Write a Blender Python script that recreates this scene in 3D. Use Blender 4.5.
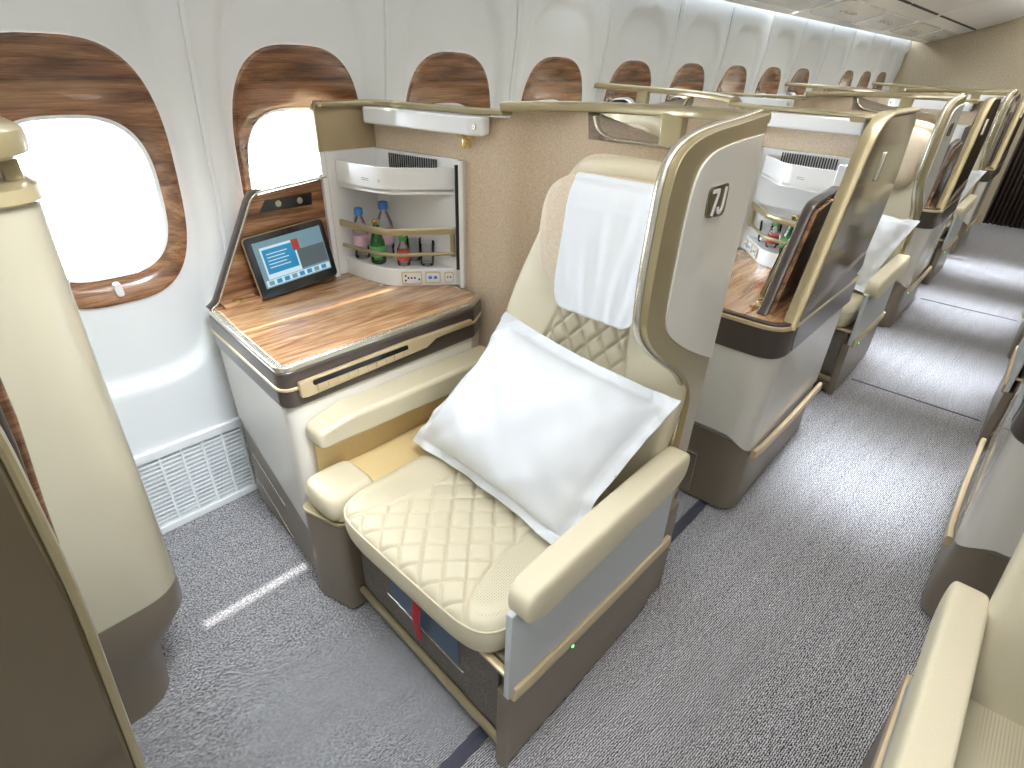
import bpy, bmesh, math, random
from mathutils import Vector, Matrix
random.seed(7)
S = bpy.context.scene
for o in list(bpy.data.objects): bpy.data.objects.remove(o)
COL = S.collection

# ------------------------------------------------------------------ camera
PP = Vector((512.0, 384.0)); VB = Vector((1105.0, 82.0)); VC = Vector((480.0, 1350.0))
FPX = math.sqrt(-(VB - PP).dot(VC - PP))
def cdir(p): return Vector((p.x - 512, -(p.y - 384), -FPX)).normalized()
Yv = cdir(VB); Zv = -cdir(VC); Xv = Yv.cross(Zv)
Rm = Matrix((Xv, Yv, Zv))
cam_d = bpy.data.cameras.new('camera'); cam = bpy.data.objects.new('camera', cam_d); COL.objects.link(cam)
cam.matrix_world = Matrix.Translation((0, 0, 1.62)) @ Rm.to_4x4()
cam_d.sensor_width = 36; cam_d.lens = FPX / 1024 * 36; cam_d.clip_start = 0.02
S.camera = cam
# ------------------------------------------------------------------ view, world, sun, lamps
S.view_settings.view_transform = 'Standard'; S.view_settings.look = 'None'
S.view_settings.gamma = 1; S.view_settings.exposure = 0.45; S.view_settings.use_curve_mapping = False
w = bpy.data.worlds.new('sky'); S.world = w; w.use_nodes = True
bg = w.node_tree.nodes['Background']; bg.inputs[0].default_value = (0.86, 0.93, 1, 1); bg.inputs[1].default_value = 18.0
def light(name, kind, loc, rot, energy, color=(1, 1, 1), size=1, sy=None):
    d = bpy.data.lights.new(name, kind); d.energy = energy; d.color = color
    if kind == 'AREA':
        d.size = size
        if sy: d.shape = 'RECTANGLE'; d.size_y = sy
    if kind == 'SUN': d.angle = math.radians(1)
    o = bpy.data.objects.new(name, d); COL.objects.link(o); o.location = loc; o.rotation_euler = rot
    return o
sv = Vector((0.20, 0.0, -1.0)).normalized()
light('sun', 'SUN', (-6, 0, 8), sv.to_track_quat('-Z', 'Y').to_euler(), 6, (1, .97, .9))
for k, yy in enumerate((-1.3, .7, 2.7, 4.7, 6.7, 8.4)):
    light('ceiling_lamp', 'AREA', (-.35, yy, 2.40), (0, 0, 0), 8, (1, .95, .87), .5, 1.8)
    light('ceiling_lamp', 'AREA', (1.6, yy, 2.40), (0, 0, 0), 9, (1, .95, .87), 1.2, 1.8)
for yy in (.15, 2.60, 4.12, 5.55, 7.0):  # added lights, not cabin fixtures: foreground fill, then narrow beams for bright aisle bands
    d = light('added_fill', 'AREA', (-.15 if yy > 1 else -.4, yy, 2.39), (0, 0, 0), 4.2 if yy > 1 else 5.5, (.86, .93, 1), 1.1 if yy > 1 else .6, .55 if yy > 1 else .9); d.data.spread = math.radians(24 if yy > 1 else 110)
fl = light('added_fill', 'AREA', (-.45, .45, 2.39), (Vector((-1.42, -.10, -1.9))).to_track_quat('-Z', 'Y').to_euler(), 4.5, (.92, .96, 1), .4, .5); fl.data.spread = math.radians(48)  # added fill aimed into the left gap to brighten the lower wall
light('cove_lamp', 'AREA', (-1.76, 3.2, 2.005), (0, math.radians(66), 0), 62, (.95, .98, 1), .05, 11.6)

# ------------------------------------------------------------------ materials
MATS = {}
def nt(name, base=(.8, .8, .8), rough=.5, metal=0, coat=0, spec=.5, sheen=0):
    m = bpy.data.materials.new(name); m.use_nodes = True; MATS[name] = m
    b = m.node_tree.nodes['Principled BSDF']
    b.inputs['Base Color'].default_value = (*base, 1); b.inputs['Roughness'].default_value = rough
    b.inputs['Metallic'].default_value = metal; b.inputs['Coat Weight'].default_value = coat
    b.inputs['Coat Roughness'].default_value = .06; b.inputs['Specular IOR Level'].default_value = spec
    b.inputs['Sheen Weight'].default_value = sheen
    return m, m.node_tree.nodes, m.node_tree.links, b
def coords(N, L, scale=(1, 1, 1), rot=(0, 0, 0)):
    t = N.new('ShaderNodeTexCoord'); mp = N.new('ShaderNodeMapping')
    mp.inputs['Scale'].default_value = scale; mp.inputs['Rotation'].default_value = rot
    L.new(t.outputs['Object'], mp.inputs[0]); return mp.outputs[0]
def ramp(N, stops):
    r = N.new('ShaderNodeValToRGB'); e = r.color_ramp.elements
    while len(e) < len(stops): e.new(.5)
    for i, (p, c) in enumerate(stops): e[i].position = p; e[i].color = (*c, 1)
    return r
def noise(N, L, vec, scale, detail=3, rough=.5, dist=0):
    n = N.new('ShaderNodeTexNoise'); n.inputs['Scale'].default_value = scale
    n.inputs['Detail'].default_value = detail; n.inputs['Roughness'].default_value = rough
    n.inputs['Distortion'].default_value = dist
    L.new(vec, n.inputs['Vector']); return n.outputs['Fac']
def bump(N, L, b, h, strength=.3, dist=.002):
    bp = N.new('ShaderNodeBump'); bp.inputs['Strength'].default_value = strength; bp.inputs['Distance'].default_value = dist
    L.new(h, bp.inputs['Height']); L.new(bp.outputs[0], b.inputs['Normal'])
def simple(name, base, rough=.5, metal=0, coat=0, nscale=0, nstr=.2, var=.12, sheen=0, dist=.001):
    m, N, L, b = nt(name, base, rough, metal, coat, sheen=sheen)
    v = coords(N, L)
    if nscale:
        f = noise(N, L, v, nscale, 4); bump(N, L, b, f, nstr, dist)
        if var:
            r = ramp(N, [(.3, tuple(c * (1 - var) for c in base)), (.7, tuple(min(1, c * (1 + var)) for c in base))])
            L.new(f, r.inputs[0]); L.new(r.outputs[0], b.inputs['Base Color'])
    else:
        f = noise(N, L, v, 3, 2); r = ramp(N, [(.3, tuple(c * .97 for c in base)), (.7, base)])
        L.new(f, r.inputs[0]); L.new(r.outputs[0], b.inputs['Base Color'])
    return m
def wood(name, c1, c2, c3, scale=(1, 1, 1), rough=.25, coat=.8):
    m, N, L, b = nt(name, c2, rough, 0, coat)
    v = coords(N, L, scale)
    n1 = noise(N, L, v, 3.2, 8, .62, 1.1)
    mp = N.new('ShaderNodeMapping'); mp.inputs['Scale'].default_value = (1, 1, 6); L.new(v, mp.inputs[0])
    n2 = noise(N, L, mp.outputs[0], 14, 6, .7, .4)
    mx = N.new('ShaderNodeMath'); mx.operation = 'MULTIPLY_ADD'; mx.inputs[1].default_value = .35
    L.new(n2, mx.inputs[0])
    ml = N.new('ShaderNodeMath'); ml.operation = 'MULTIPLY'; ml.inputs[1].default_value = .65; L.new(n1, ml.inputs[0])
    L.new(ml.outputs[0], mx.inputs[2])
    r = ramp(N, [(.40, c1), (.50, c2), (.60, c3)])
    L.new(mx.outputs[0], r.inputs[0]); L.new(r.outputs[0], b.inputs['Base Color'])
    return m
M = {}
M['wall'] = simple('wall_plastic', (.84, .88, .90), .38, nscale=0)
M['bin'] = simple('bin_plastic', (.90, .90, .89), .35)
M['pearl'] = simple('pearl_plastic', (.74, .72, .66), .22, 0, .6)
M['pearl_warm'] = simple('warm_pearl_shell', (.46, .425, .32), .25, 0, .7)
M['white'] = simple('white_plastic', (.80, .81, .80), .25, 0, .4)
M['gold'] = simple('champagne_metal', (.40, .335, .19), .33, .45, .5)
M['gold_lt'] = simple('pale_gold_trim', (.62, .50, .31), .38, .3, .3)
M['brass'] = simple('brass', (.75, .58, .25), .22, .9)
M['silver'] = simple('polished_edge', (.66, .63, .54), .24, .8)
M['brown'] = simple('bronze_base', (.25, .205, .15), .42, .45, .25)
M['shell'] = simple('glossy_bronze_shell', (.15, .115, .06), .12, .35, 1)
M['dark'] = simple('dark_trim', (.07, .055, .048), .3, .1, .4)
M['black'] = simple('black_gloss', (.012, .012, .015), .12, 0, .6)
M['leather'] = simple('cream_leather', (.65, .59, .43), .48, nscale=420, nstr=.15, var=.03)
M['leather_tan'] = simple('tan_leather', (.72, .56, .29), .5, nscale=300, nstr=.15, var=.04)
M['suede'] = simple('beige_suede', (.60, .50, .37), .85, nscale=160, nstr=.2, var=.1, sheen=.3)
M['tan'] = simple('tan_fabric', (.62, .50, .36), .9, nscale=190, nstr=.25, var=.16, sheen=.2)
M['bulk'] = simple('bulkhead_fabric', (.45, .38, .27), .9, nscale=60, nstr=.2, var=.13)
M['cloth'] = simple('white_cotton', (.74, .77, .80), .85, nscale=500, nstr=.25, var=.02, sheen=.2)
M['greyfab'] = simple('grey_side_fabric', (.52, .55, .56), .7, nscale=600, nstr=.2, var=.06)
M['bluefab'] = simple('blue_pouch', (.07, .12, .19), .5, nscale=300, nstr=.2, var=.1)
M['red'] = simple('red_webbing', (.45, .02, .03), .6, nscale=500, nstr=.3, var=.1)
M['curtain'] = simple('brown_curtain', (.075, .055, .04), .85, nscale=80, nstr=.2, var=.2)
M['track'] = simple('track_cover', (.07, .07, .10), .4)
M['slot'] = simple('dark_gap', (.03, .03, .03), .7)
M['wood'] = wood('walnut_veneer', (.07, .028, .012), (.22, .10, .045), (.40, .215, .11), (3.2, .55, 5.5))
M['wooddesk'] = wood('desk_veneer', (.24, .11, .05), (.42, .23, .11), (.60, .38, .20), (7.5, .8, 4), .2, 1)
m, N, L, b = nt('carpet', (.2, .2, .22), .95); v = coords(N, L)
f1 = noise(N, L, v, 165, 2, .6)
wv = N.new('ShaderNodeTexWave'); wv.inputs['Scale'].default_value = 55; wv.inputs['Distortion'].default_value = 5; wv.inputs['Detail'].default_value = 2; wv.inputs['Detail Scale'].default_value = 3
mp = N.new('ShaderNodeMapping'); mp.inputs['Rotation'].default_value = (0, 0, .1); L.new(v, mp.inputs[0]); L.new(mp.outputs[0], wv.inputs[0])
mx = N.new('ShaderNodeMath'); mx.operation = 'MULTIPLY_ADD'; mx.inputs[1].default_value = .3; L.new(wv.outputs['Fac'], mx.inputs[0])
ml = N.new('ShaderNodeMath'); ml.operation = 'MULTIPLY'; ml.inputs[1].default_value = .7; L.new(f1, ml.inputs[0]); L.new(ml.outputs[0], mx.inputs[2])
r = ramp(N, [(.36, (.025, .025, .03)), (.50, (.17, .17, .182)), (.60, (.62, .62, .65))]); L.new(mx.outputs[0], r.inputs[0]); L.new(r.outputs[0], b.inputs['Base Color'])
bump(N, L, b, mx.outputs[0], .3, .003); M['carpet'] = m
m, N, L, b = nt('woven_base', (.16, .14, .12), .6, .2); v = coords(N, L); f = noise(N, L, v, 350, 2)
r = ramp(N, [(.4, (.075, .065, .055)), (.62, (.24, .21, .18))]); L.new(f, r.inputs[0]); L.new(r.outputs[0], b.inputs['Base Color']); M['weave'] = m
def glass(name, col, rough=.03, mixf=.25):
    m = bpy.data.materials.new(name); m.use_nodes = True; N = m.node_tree.nodes; L = m.node_tree.links
    N.remove(N['Principled BSDF']); t = N.new('ShaderNodeBsdfTransparent'); t.inputs[0].default_value = (*col, 1)
    g = N.new('ShaderNodeBsdfGlossy'); g.inputs['Roughness'].default_value = rough
    fr = N.new('ShaderNodeLayerWeight'); fr.inputs[0].default_value = mixf
    x = N.new('ShaderNodeMixShader'); L.new(fr.outputs['Fresnel'], x.inputs[0]); L.new(t.outputs[0], x.inputs[1]); L.new(g.outputs[0], x.inputs[2])
    L.new(x.outputs[0], N['Material Output'].inputs[0]); return m
M['pane'] = glass('window_pane', (.97, .98, 1)); M['clear'] = glass('clear_plastic', (.965, .975, .985), .05, .3)
M['green'] = glass('green_glass', (.35, .80, .40), .05, .4)
M['bluecap'] = simple('blue_cap', (.05, .2, .62), .35); M['label'] = simple('pink_label', (.72, .5, .6), .5)
M['glabel'] = simple('green_label', (.12, .42, .12), .5); M['rlabel'] = simple('red_label', (.6, .1, .06), .5)
def emit(name, col, s=1):
    m, N, L, b = nt(name, col, .3); b.inputs['Emission Color'].default_value = (*col, 1); b.inputs['Emission Strength'].default_value = s * .55; b.inputs['Base Color'].default_value = (*[c * .3 for c in col], 1)
    return m
M['scr'] = emit('screen_backdrop', (.16, .28, .33)); M['scr_blue'] = emit('screen_card', (.02, .22, .42), 1.1)
M['scr_white'] = emit('screen_white', (.55, .72, .82), 1.0); M['scr_red'] = emit('screen_red', (.35, .05, .04)); M['scr_dark'] = emit('screen_grey', (.09, .12, .13))
M['led'] = emit('green_led', (.1, 1, .15), 7)
m, N, L, b = nt('perforated_leather', (.65, .59, .43), .5); v = coords(N, L)
vo = N.new('ShaderNodeTexVoronoi'); vo.inputs['Scale'].default_value = 170; vo.inputs['Randomness'].default_value = 0; L.new(v, vo.inputs['Vector'])
r = ramp(N, [(.12, (.30, .26, .18)), (.30, (.65, .59, .43))]); L.new(vo.outputs['Distance'], r.inputs[0]); L.new(r.outputs[0], b.inputs['Base Color']); M['perf'] = m
M['olive'] = simple('olive_tan_lining', (.42, .33, .19), .6)

# ------------------------------------------------------------------ mesh helpers
def mk(name, verts, faces, mat, parent=None, smooth=40, bevel=0, seg=3, sub=0, off=(0, 0, 0)):
    me = bpy.data.meshes.new(name)
    if parent is not None and parent.type == 'EMPTY': off = parent['_o']
    elif parent is not None: off = parent['_o']
    me.from_pydata([(v[0] - off[0], v[1] - off[1], v[2] - off[2]) for v in verts], [], faces); me.validate()
    bm = bmesh.new(); bm.from_mesh(me); bmesh.ops.remove_doubles(bm, verts=bm.verts, dist=1e-6)
    bmesh.ops.recalc_face_normals(bm, faces=bm.faces); bm.to_mesh(me); bm.free()
    me.polygons.foreach_set('use_smooth', [True] * len(me.polygons))
    if smooth < 180: me.set_sharp_from_angle(angle=math.radians(smooth))
    o = bpy.data.objects.new(name, me); COL.objects.link(o); me.materials.append(mat)
    o['_o'] = off
    if parent is not None: o.parent = parent
    else: o.location = off
    if bevel:
        bv = o.modifiers.new('bevel', 'BEVEL'); bv.width = bevel; bv.segments = seg; bv.limit_method = 'ANGLE'; bv.angle_limit = math.radians(35); bv.harden_normals = False
    if sub:
        s = o.modifiers.new('sub', 'SUBSURF'); s.levels = sub; s.render_levels = sub
    return o
def prism_vf(pts, lo, hi, plane='xy'):
    n = len(pts)
    f = (lambda v: v) if callable(lo) else None
    L0 = lo if callable(lo) else (lambda a, b: lo)
    H0 = hi if callable(hi) else (lambda a, b: hi)
    def P(a, b, c):
        return (a, b, c) if plane == 'xy' else ((c, a, b) if plane == 'yz' else (a, c, b))
    vs = [P(a, b, L0(a, b)) for a, b in pts] + [P(a, b, H0(a, b)) for a, b in pts]
    fs = [tuple(range(n))[::-1], tuple(range(n, 2 * n))] + [(i, (i + 1) % n, n + (i + 1) % n, n + i) for i in range(n)]
    return vs, fs
def prism(name, pts, lo, hi, mat, parent=None, plane='xy', bevel=0, seg=3, off=(0, 0, 0)):
    v, f = prism_vf(pts, lo, hi, plane); return mk(name, v, f, mat, parent, bevel=bevel, seg=seg, off=off)
def bx(x0, x1, y0, y1, z0, z1): return prism_vf([(x0, y0), (x1, y0), (x1, y1), (x0, y1)], z0, z1)
def box(name, x0, x1, y0, y1, z0, z1, mat, parent=None, bevel=.004, seg=3, off=(0, 0, 0)):
    v, f = bx(x0, x1, y0, y1, z0, z1); return mk(name, v, f, mat, parent, bevel=bevel, seg=seg, off=off)
def join(*vfs):
    V, F = [], []
    for v, f in vfs:
        k = len(V); V += list(v); F += [tuple(i + k for i in t) for t in f]
    return V, F
def fillet(pts, rad, n=6):
    out = []; N_ = len(pts)
    for i, p in enumerate(pts):
        r = rad[i] if isinstance(rad, (list, tuple)) else rad
        p = Vector(p); a = Vector(pts[i - 1]); c = Vector(pts[(i + 1) % N_])
        if r <= 0: out.append(tuple(p)); continue
        u = (a - p); v = (c - p); lu, lv = u.length, v.length; u.normalize(); v.normalize()
        ang = math.acos(max(-1, min(1, u.dot(v)))); t = min(r / math.tan(ang / 2), lu * .49, lv * .49)
        A = p + u * t; C_ = p + v * t
        for k in range(n + 1):
            s = k / n; out.append(tuple(A * (1 - s) ** 2 + p * 2 * s * (1 - s) + C_ * s * s))
    return out
def offset(pts, d):
    n = len(pts); out = []
    area = sum(pts[i][0] * pts[(i + 1) % n][1] - pts[(i + 1) % n][0] * pts[i][1] for i in range(n))
    sg = 1 if area > 0 else -1
    for i in range(n):
        a = Vector(pts[i - 1]); p = Vector(pts[i]); c = Vector(pts[(i + 1) % n])
        e1 = (p - a); e2 = (c - p)
        if e1.length < 1e-9: e1 = e2
        if e2.length < 1e-9: e2 = e1
        e1.normalize(); e2.normalize()
        n1 = Vector((e1.y, -e1.x)) * sg; n2 = Vector((e2.y, -e2.x)) * sg
        nn = n1 + n2
        if nn.length < 1e-6: nn = n1
        nn.normalize(); k = d / max(.4, nn.dot(n1)); out.append((p.x + nn.x * k, p.y + nn.y * k))
    return out
def sweep(path, w, h, up=(0, 0, 1), n=4, closed=False, round_=True):
    """sweep a rounded rectangle (w sideways, h along up) along a path"""
    up = Vector(up); V, F = [], []
    prof = []
    if round_:
        for k in range(12):
            a = 2 * math.pi * k / 12; c, s = math.cos(a), math.sin(a)
            prof.append((math.copysign(abs(c) ** .6, c) * w / 2, math.copysign(abs(s) ** .6, s) * h / 2))
    else: prof = [(w / 2, h / 2), (-w / 2, h / 2), (-w / 2, -h / 2), (w / 2, -h / 2)]
    P = [Vector(p) for p in path]; m_ = len(P); k_ = len(prof)
    for i, p in enumerate(P):
        if closed: t = P[(i + 1) % m_] - P[i - 1]
        else: t = P[min(i + 1, m_ - 1)] - P[max(i - 1, 0)]
        t.normalize(); s = t.cross(up)
        if s.length < 1e-5: s = t.cross(Vector((1, 0, 0)))
        s.normalize(); u2 = s.cross(t).normalized()
        for a, b in prof: V.append(tuple(p + s * a + u2 * b))
    rng = m_ if closed else m_ - 1
    for i in range(rng):
        for j in range(k_):
            F.append((i * k_ + j, i * k_ + (j + 1) % k_, ((i + 1) % m_) * k_ + (j + 1) % k_, ((i + 1) % m_) * k_ + j))
    if not closed: F.append(tuple(range(k_))[::-1]); F.append(tuple(range((m_ - 1) * k_, m_ * k_)))
    return V, F
def smooth_path(pts, r=.03, n=6):
    out = [tuple(pts[0])]
    for i in range(1, len(pts) - 1):
        a, p, c = Vector(pts[i - 1]), Vector(pts[i]), Vector(pts[i + 1])
        u = a - p; v = c - p; t = min(r, u.length * .49, v.length * .49); u.normalize(); v.normalize()
        A = p + u * t; C_ = p + v * t
        for k in range(n + 1):
            s = k / n; out.append(tuple(A * (1 - s) ** 2 + p * 2 * s * (1 - s) + C_ * s * s))
    out.append(tuple(pts[-1])); return out
def lathe(profile, cx, cy, cz, n=20, axis='z'):
    V, F = [], []; k = len(profile)
    for i in range(n):
        a = 2 * math.pi * i / n
        for r_, z in profile:
            x, y = r_ * math.cos(a), r_ * math.sin(a)
            if axis == 'z': V.append((cx + x, cy + y, cz + z))
            elif axis == 'x': V.append((cx + z, cy + x, cz + y))
            else: V.append((cx + x, cy + z, cz + y))
    for i in range(n):
        for j in range(k - 1): F.append((i * k + j, ((i + 1) % n) * k + j, ((i + 1) % n) * k + j + 1, i * k + j + 1))
    F.append(tuple(i * k for i in range(n))[::-1]); F.append(tuple(i * k + k - 1 for i in range(n)))
    return V, F
def slab(P, nu, nv, H1, H2, p=6, e=8, disp=None, q=.5):
    """rounded cushion: P(u,v,h) maps; top height H1, bottom depth H2"""
    V, F = [], []
    def sp(i, n):
        s = -1 + 2 * i / n; return math.copysign(1 - (1 - abs(s)) ** 1.5, s)
    for side in (1, -1):
        for j in range(nv + 1):
            for i in range(nu + 1):
                u, v = sp(i, nu), sp(j, nv); r_ = max(abs(u), abs(v))
                if r_ > 1e-6:
                    f = r_ / (abs(u) ** p + abs(v) ** p) ** (1 / p)
                    uu, vv = u * f, v * f
                else: uu, vv = u, v
                prof = max(0, 1 - r_ ** e) ** q
                h = (H1 if side > 0 else -H2) * prof
                if side > 0 and disp: h += disp(uu, vv) * min(1, prof * 1.5)
                V.append(P(uu, vv, h))
    w_ = nu + 1; T = w_ * (nv + 1)
    for j in range(nv):
        for i in range(nu):
            a = j * w_ + i
            F.append((a, a + 1, a + w_ + 1, a + w_)); F.append((T + a + w_, T + a + w_ + 1, T + a + 1, T + a))
    return V, F

def tag(o, label, cat, group=None):
    o['label'] = label; o['category'] = cat
    if group: o['group'] = group
    return o
def thing(name, label, cat, o=(0, 0, 0), group=None):
    e = bpy.data.objects.new(name, None); COL.objects.link(e); e.location = o; e.empty_display_size = .05; e['_o'] = tuple(o)
    return tag(e, label, cat, group)
def struct(o): o['kind'] = 'structure'; return o
def kids(o): return [c for c in bpy.data.objects if c.parent == o]
CH = {}
def copy_tree(o, parent=None, skip=()):
    c = o.copy(); COL.objects.link(c)
    if parent is not None: c.parent = parent
    for ch in [x for x in ALLCH.get(o.name, [])]:
        if ch.name.split('.')[0] in skip: continue
        copy_tree(ch, c, skip)
    return c
ALLCH = {}
def index():
    ALLCH.clear()
    for x in bpy.data.objects:
        if x.parent: ALLCH.setdefault(x.parent.name, []).append(x)

# ------------------------------------------------------------------ THE SETTING
def wx(z):   # wall profile
    T = [(0, -2.045), (.4, -2.045), (.8, -2.02), (1.1, -2.0), (1.5, -1.965), (1.74, -1.93), (2.0, -1.92), (2.2, -1.92)]
    for (a, b), (c, d) in zip(T, T[1:]):
        if z <= c: return b + (d - b) * (z - a) / (c - a)
    return T[-1][1]
Y0, Y1 = -2.4, 9.3
struct(box('floor', -2.12, 4.9, Y0, Y1 + .6, -.05, 0, M['carpet'], bevel=0))
PITCH = .684; WC = .385
def sm(t): t = max(0, min(1, t)); return t * t * (3 - 2 * t)
def sell(y, z, hw, z0, z1, p=3.2):
    return ((abs(y) / hw) ** p + (abs(z - (z0 + z1) / 2) / ((z1 - z0) / 2)) ** p) ** (1 / p)
def wall_bay(k, hole=True):
    cy = WC + PITCH * k; ny, nz = 46, 96; hy = PITCH / 2; V, F = [], []; za, zb = .36, 2.02
    for j in range(nz + 1):
        z = za + (zb - za) * j / nz
        for i in range(ny + 1):
            y = -hy + 2 * hy * i / ny
            x = wx(z)
            d = sell(y, z, .288, .60, 1.90, 3.6)
            x -= .028 * sm((1.0 - d) / .09)
            x -= .006 * sm((abs(y) - hy + .012) / .012) - .006 * sm(1 - abs(abs(y) - hy + .03) / .012)
            V.append((x, cy + y, z))
    for j in range(nz):
        for i in range(ny):
            y = -hy + 2 * hy * (i + .5) / ny; z = za + (zb - za) * (j + .5) / nz
            if hole and sell(y, z, .238, .922, 1.643, 3.0) < .975: continue
            a = j * (ny + 1) + i; F.append((a, a + 1, a + ny + 2, a + ny + 1))
    return struct(mk('wall_left', V, F, M['wall'], smooth=180, off=(-2.0, cy, 1.0)))
def superpt(a, hw, z0, z1, p):
    c, s = math.cos(a), math.sin(a)
    return (math.copysign(abs(c) ** (2 / p), c) * hw, (z0 + z1) / 2 + math.copysign(abs(s) ** (2 / p), s) * (z1 - z0) / 2)
def window(n, k):
    cy = WC + PITCH * k; NA = 72
    root = bpy.data.objects.new('window_%d' % n, None); COL.objects.link(root); root.location = (-2.0, cy, 1.28); root['_o'] = (-2.0, cy, 1.28)
    struct(root)
    rings = [(.245, .915, 1.650, 3.0, -.027, 0), (.241, .92, 1.645, 3.0, -.017, 0), (.235, .927, 1.638, 3.0, -.019, 0), (.218, .955, 1.56, 3.0, -.030, 0), (.204, .985, 1.480, 3.0, -.044, 0), (.199, .993, 1.462, 3.0, -.058, 0)]
    V, F = [], []
    for hw, z0, z1, p, dx, _ in rings:
        for a in range(NA):
            y, z = superpt(2 * math.pi * a / NA, hw, z0, z1, p); V.append((wx(z) + dx, cy + y, z))
    for r_ in range(len(rings) - 1):
        for a in range(NA): F.append((r_ * NA + a, r_ * NA + (a + 1) % NA, (r_ + 1) * NA + (a + 1) % NA, (r_ + 1) * NA + a))
    mk('window_frame', V, F, M['wood'], root, smooth=180)
    rings = [(.199, .993, 1.462, 3.0, -.058), (.194, .998, 1.456, 3.0, -.061), (.190, 1.003, 1.45, 3, -.075)]
    V, F = [], []
    for hw, z0, z1, p, dx in rings:
        for a in range(NA):
            y, z = superpt(2 * math.pi * a / NA, hw, z0, z1, p); V.append((wx(z) + dx, cy + y, z))
    for r_ in range(len(rings) - 1):
        for a in range(NA): F.append((r_ * NA + a, r_ * NA + (a + 1) % NA, (r_ + 1) * NA + (a + 1) % NA, (r_ + 1) * NA + a))
    mk('window_reveal', V, F, M['white'], root, smooth=180)
    V = []
    for dx in (-.071, -.075):
        for a in range(NA):
            y, z = superpt(2 * math.pi * a / NA, .193, 1.0, 1.453, 3.0); V.append((wx(z) + dx, cy + y, z))
    F = [tuple(range(NA)), tuple(range(NA, 2 * NA))[::-1]] + [(a, (a + 1) % NA, NA + (a + 1) % NA, NA + a) for a in range(NA)]
    mk('window_pane', V, F, M['pane'], root)
    pts = fillet([(cy - .011, .943), (cy + .011, .943), (cy + .011, .985), (cy - .011, .985)], .0105)
    prism('shade_handle', pts, wx(.96) - .045, wx(.96) - .012, M['white'], root, 'yz', bevel=.003)
    return root
wn = 1
for k in range(-4, 14):
    if k in (9, -4, 13): wall_bay(k, False); continue
    wall_bay(k, True)
    window(wn, k); wn += 1
for k in range(-4, 14):   # raised joint strips between the wall panels
    yb = WC + PITCH * (k + .5)
    pth = [(wx(z) - .002, yb, z) for z in [.37 + .04 * q for q in range(41)]]
    struct(mk('trim_%d' % (k + 12), *sweep(pth, .016, .012, up=(1, 0, 0)), M['wall'], off=(-2.0, yb, 1.0)))
# lower wall and vent grille
struct(box('wall_left_lower', -2.10, -2.035, Y0, Y1, 0, .005, M['wall'], bevel=0))
def vent(y0, y1):
    t = bpy.data.objects.new('trim_1', None); COL.objects.link(t); t.location = (-2.04, (y0 + y1) / 2, 0); t['_o'] = tuple(t.location); struct(t)
    box('vent_backing', -2.09, -2.07, y0, y1, 0, .37, M['slot'], t, bevel=0)
    fr = join(bx(-2.06, -2.03, y0, y1, .325, .365), bx(-2.06, -2.025, y0, y1, 0, .035))
    mk('vent_frame', *fr, M['wall'], t, bevel=.006)
    parts = []
    zz = .045
    while zz < .322:
        parts.append(bx(-2.058, -2.040, y0, y1, zz, zz + .0080)); zz += .0185
    yy = y0 + .03
    while yy < y1:
        parts.append(bx(-2.056, -2.036, yy, yy + .006, .03, .33)); yy += .075
    mk('vent_slats', *join(*parts), M['wall'], t)
vent(-2.4, 9.3)
# ceiling, far walls
def cstrip(name, pts, y0, y1, mat):
    V = [(x, y0, z) for x, z in pts] + [(x, y1, z) for x, z in pts]; n = len(pts)
    F = [(i, i + 1, n + i + 1, n + i) for i in range(n - 1)]
    return mk(name, V, F, mat, smooth=60)
struct(cstrip('ceiling', [(-1.90, 2.03), (-1.9, 2.44), (-.75, 2.44), (3.6, 2.44), (4.8, 2.2)], Y0, Y1 + .6, M['bin']))
struct(box('wall_right', 4.8, 4.86, Y0, Y1, 0, 2.44, M['wall'], bevel=0))
struct(box('wall_front', -2.12, 4.9, Y0 - .05, Y0, 0, 2.44, M['wall'], bevel=0))
bh = [(-2.05, 0), (-.50, 0), (-.50, 2.05), (.25, 2.05), (.25, 0), (4.8, 0), (4.8, 2.44), (-2.05, 2.44)]
struct(prism('wall_back', bh, Y1, Y1 + .06, M['bulk'], plane='xz'))
struct(box('wall_back_galley', -2.05, 4.8, Y1 + .6, Y1 + .65, 0, 2.44, M['bulk'], bevel=0))
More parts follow.
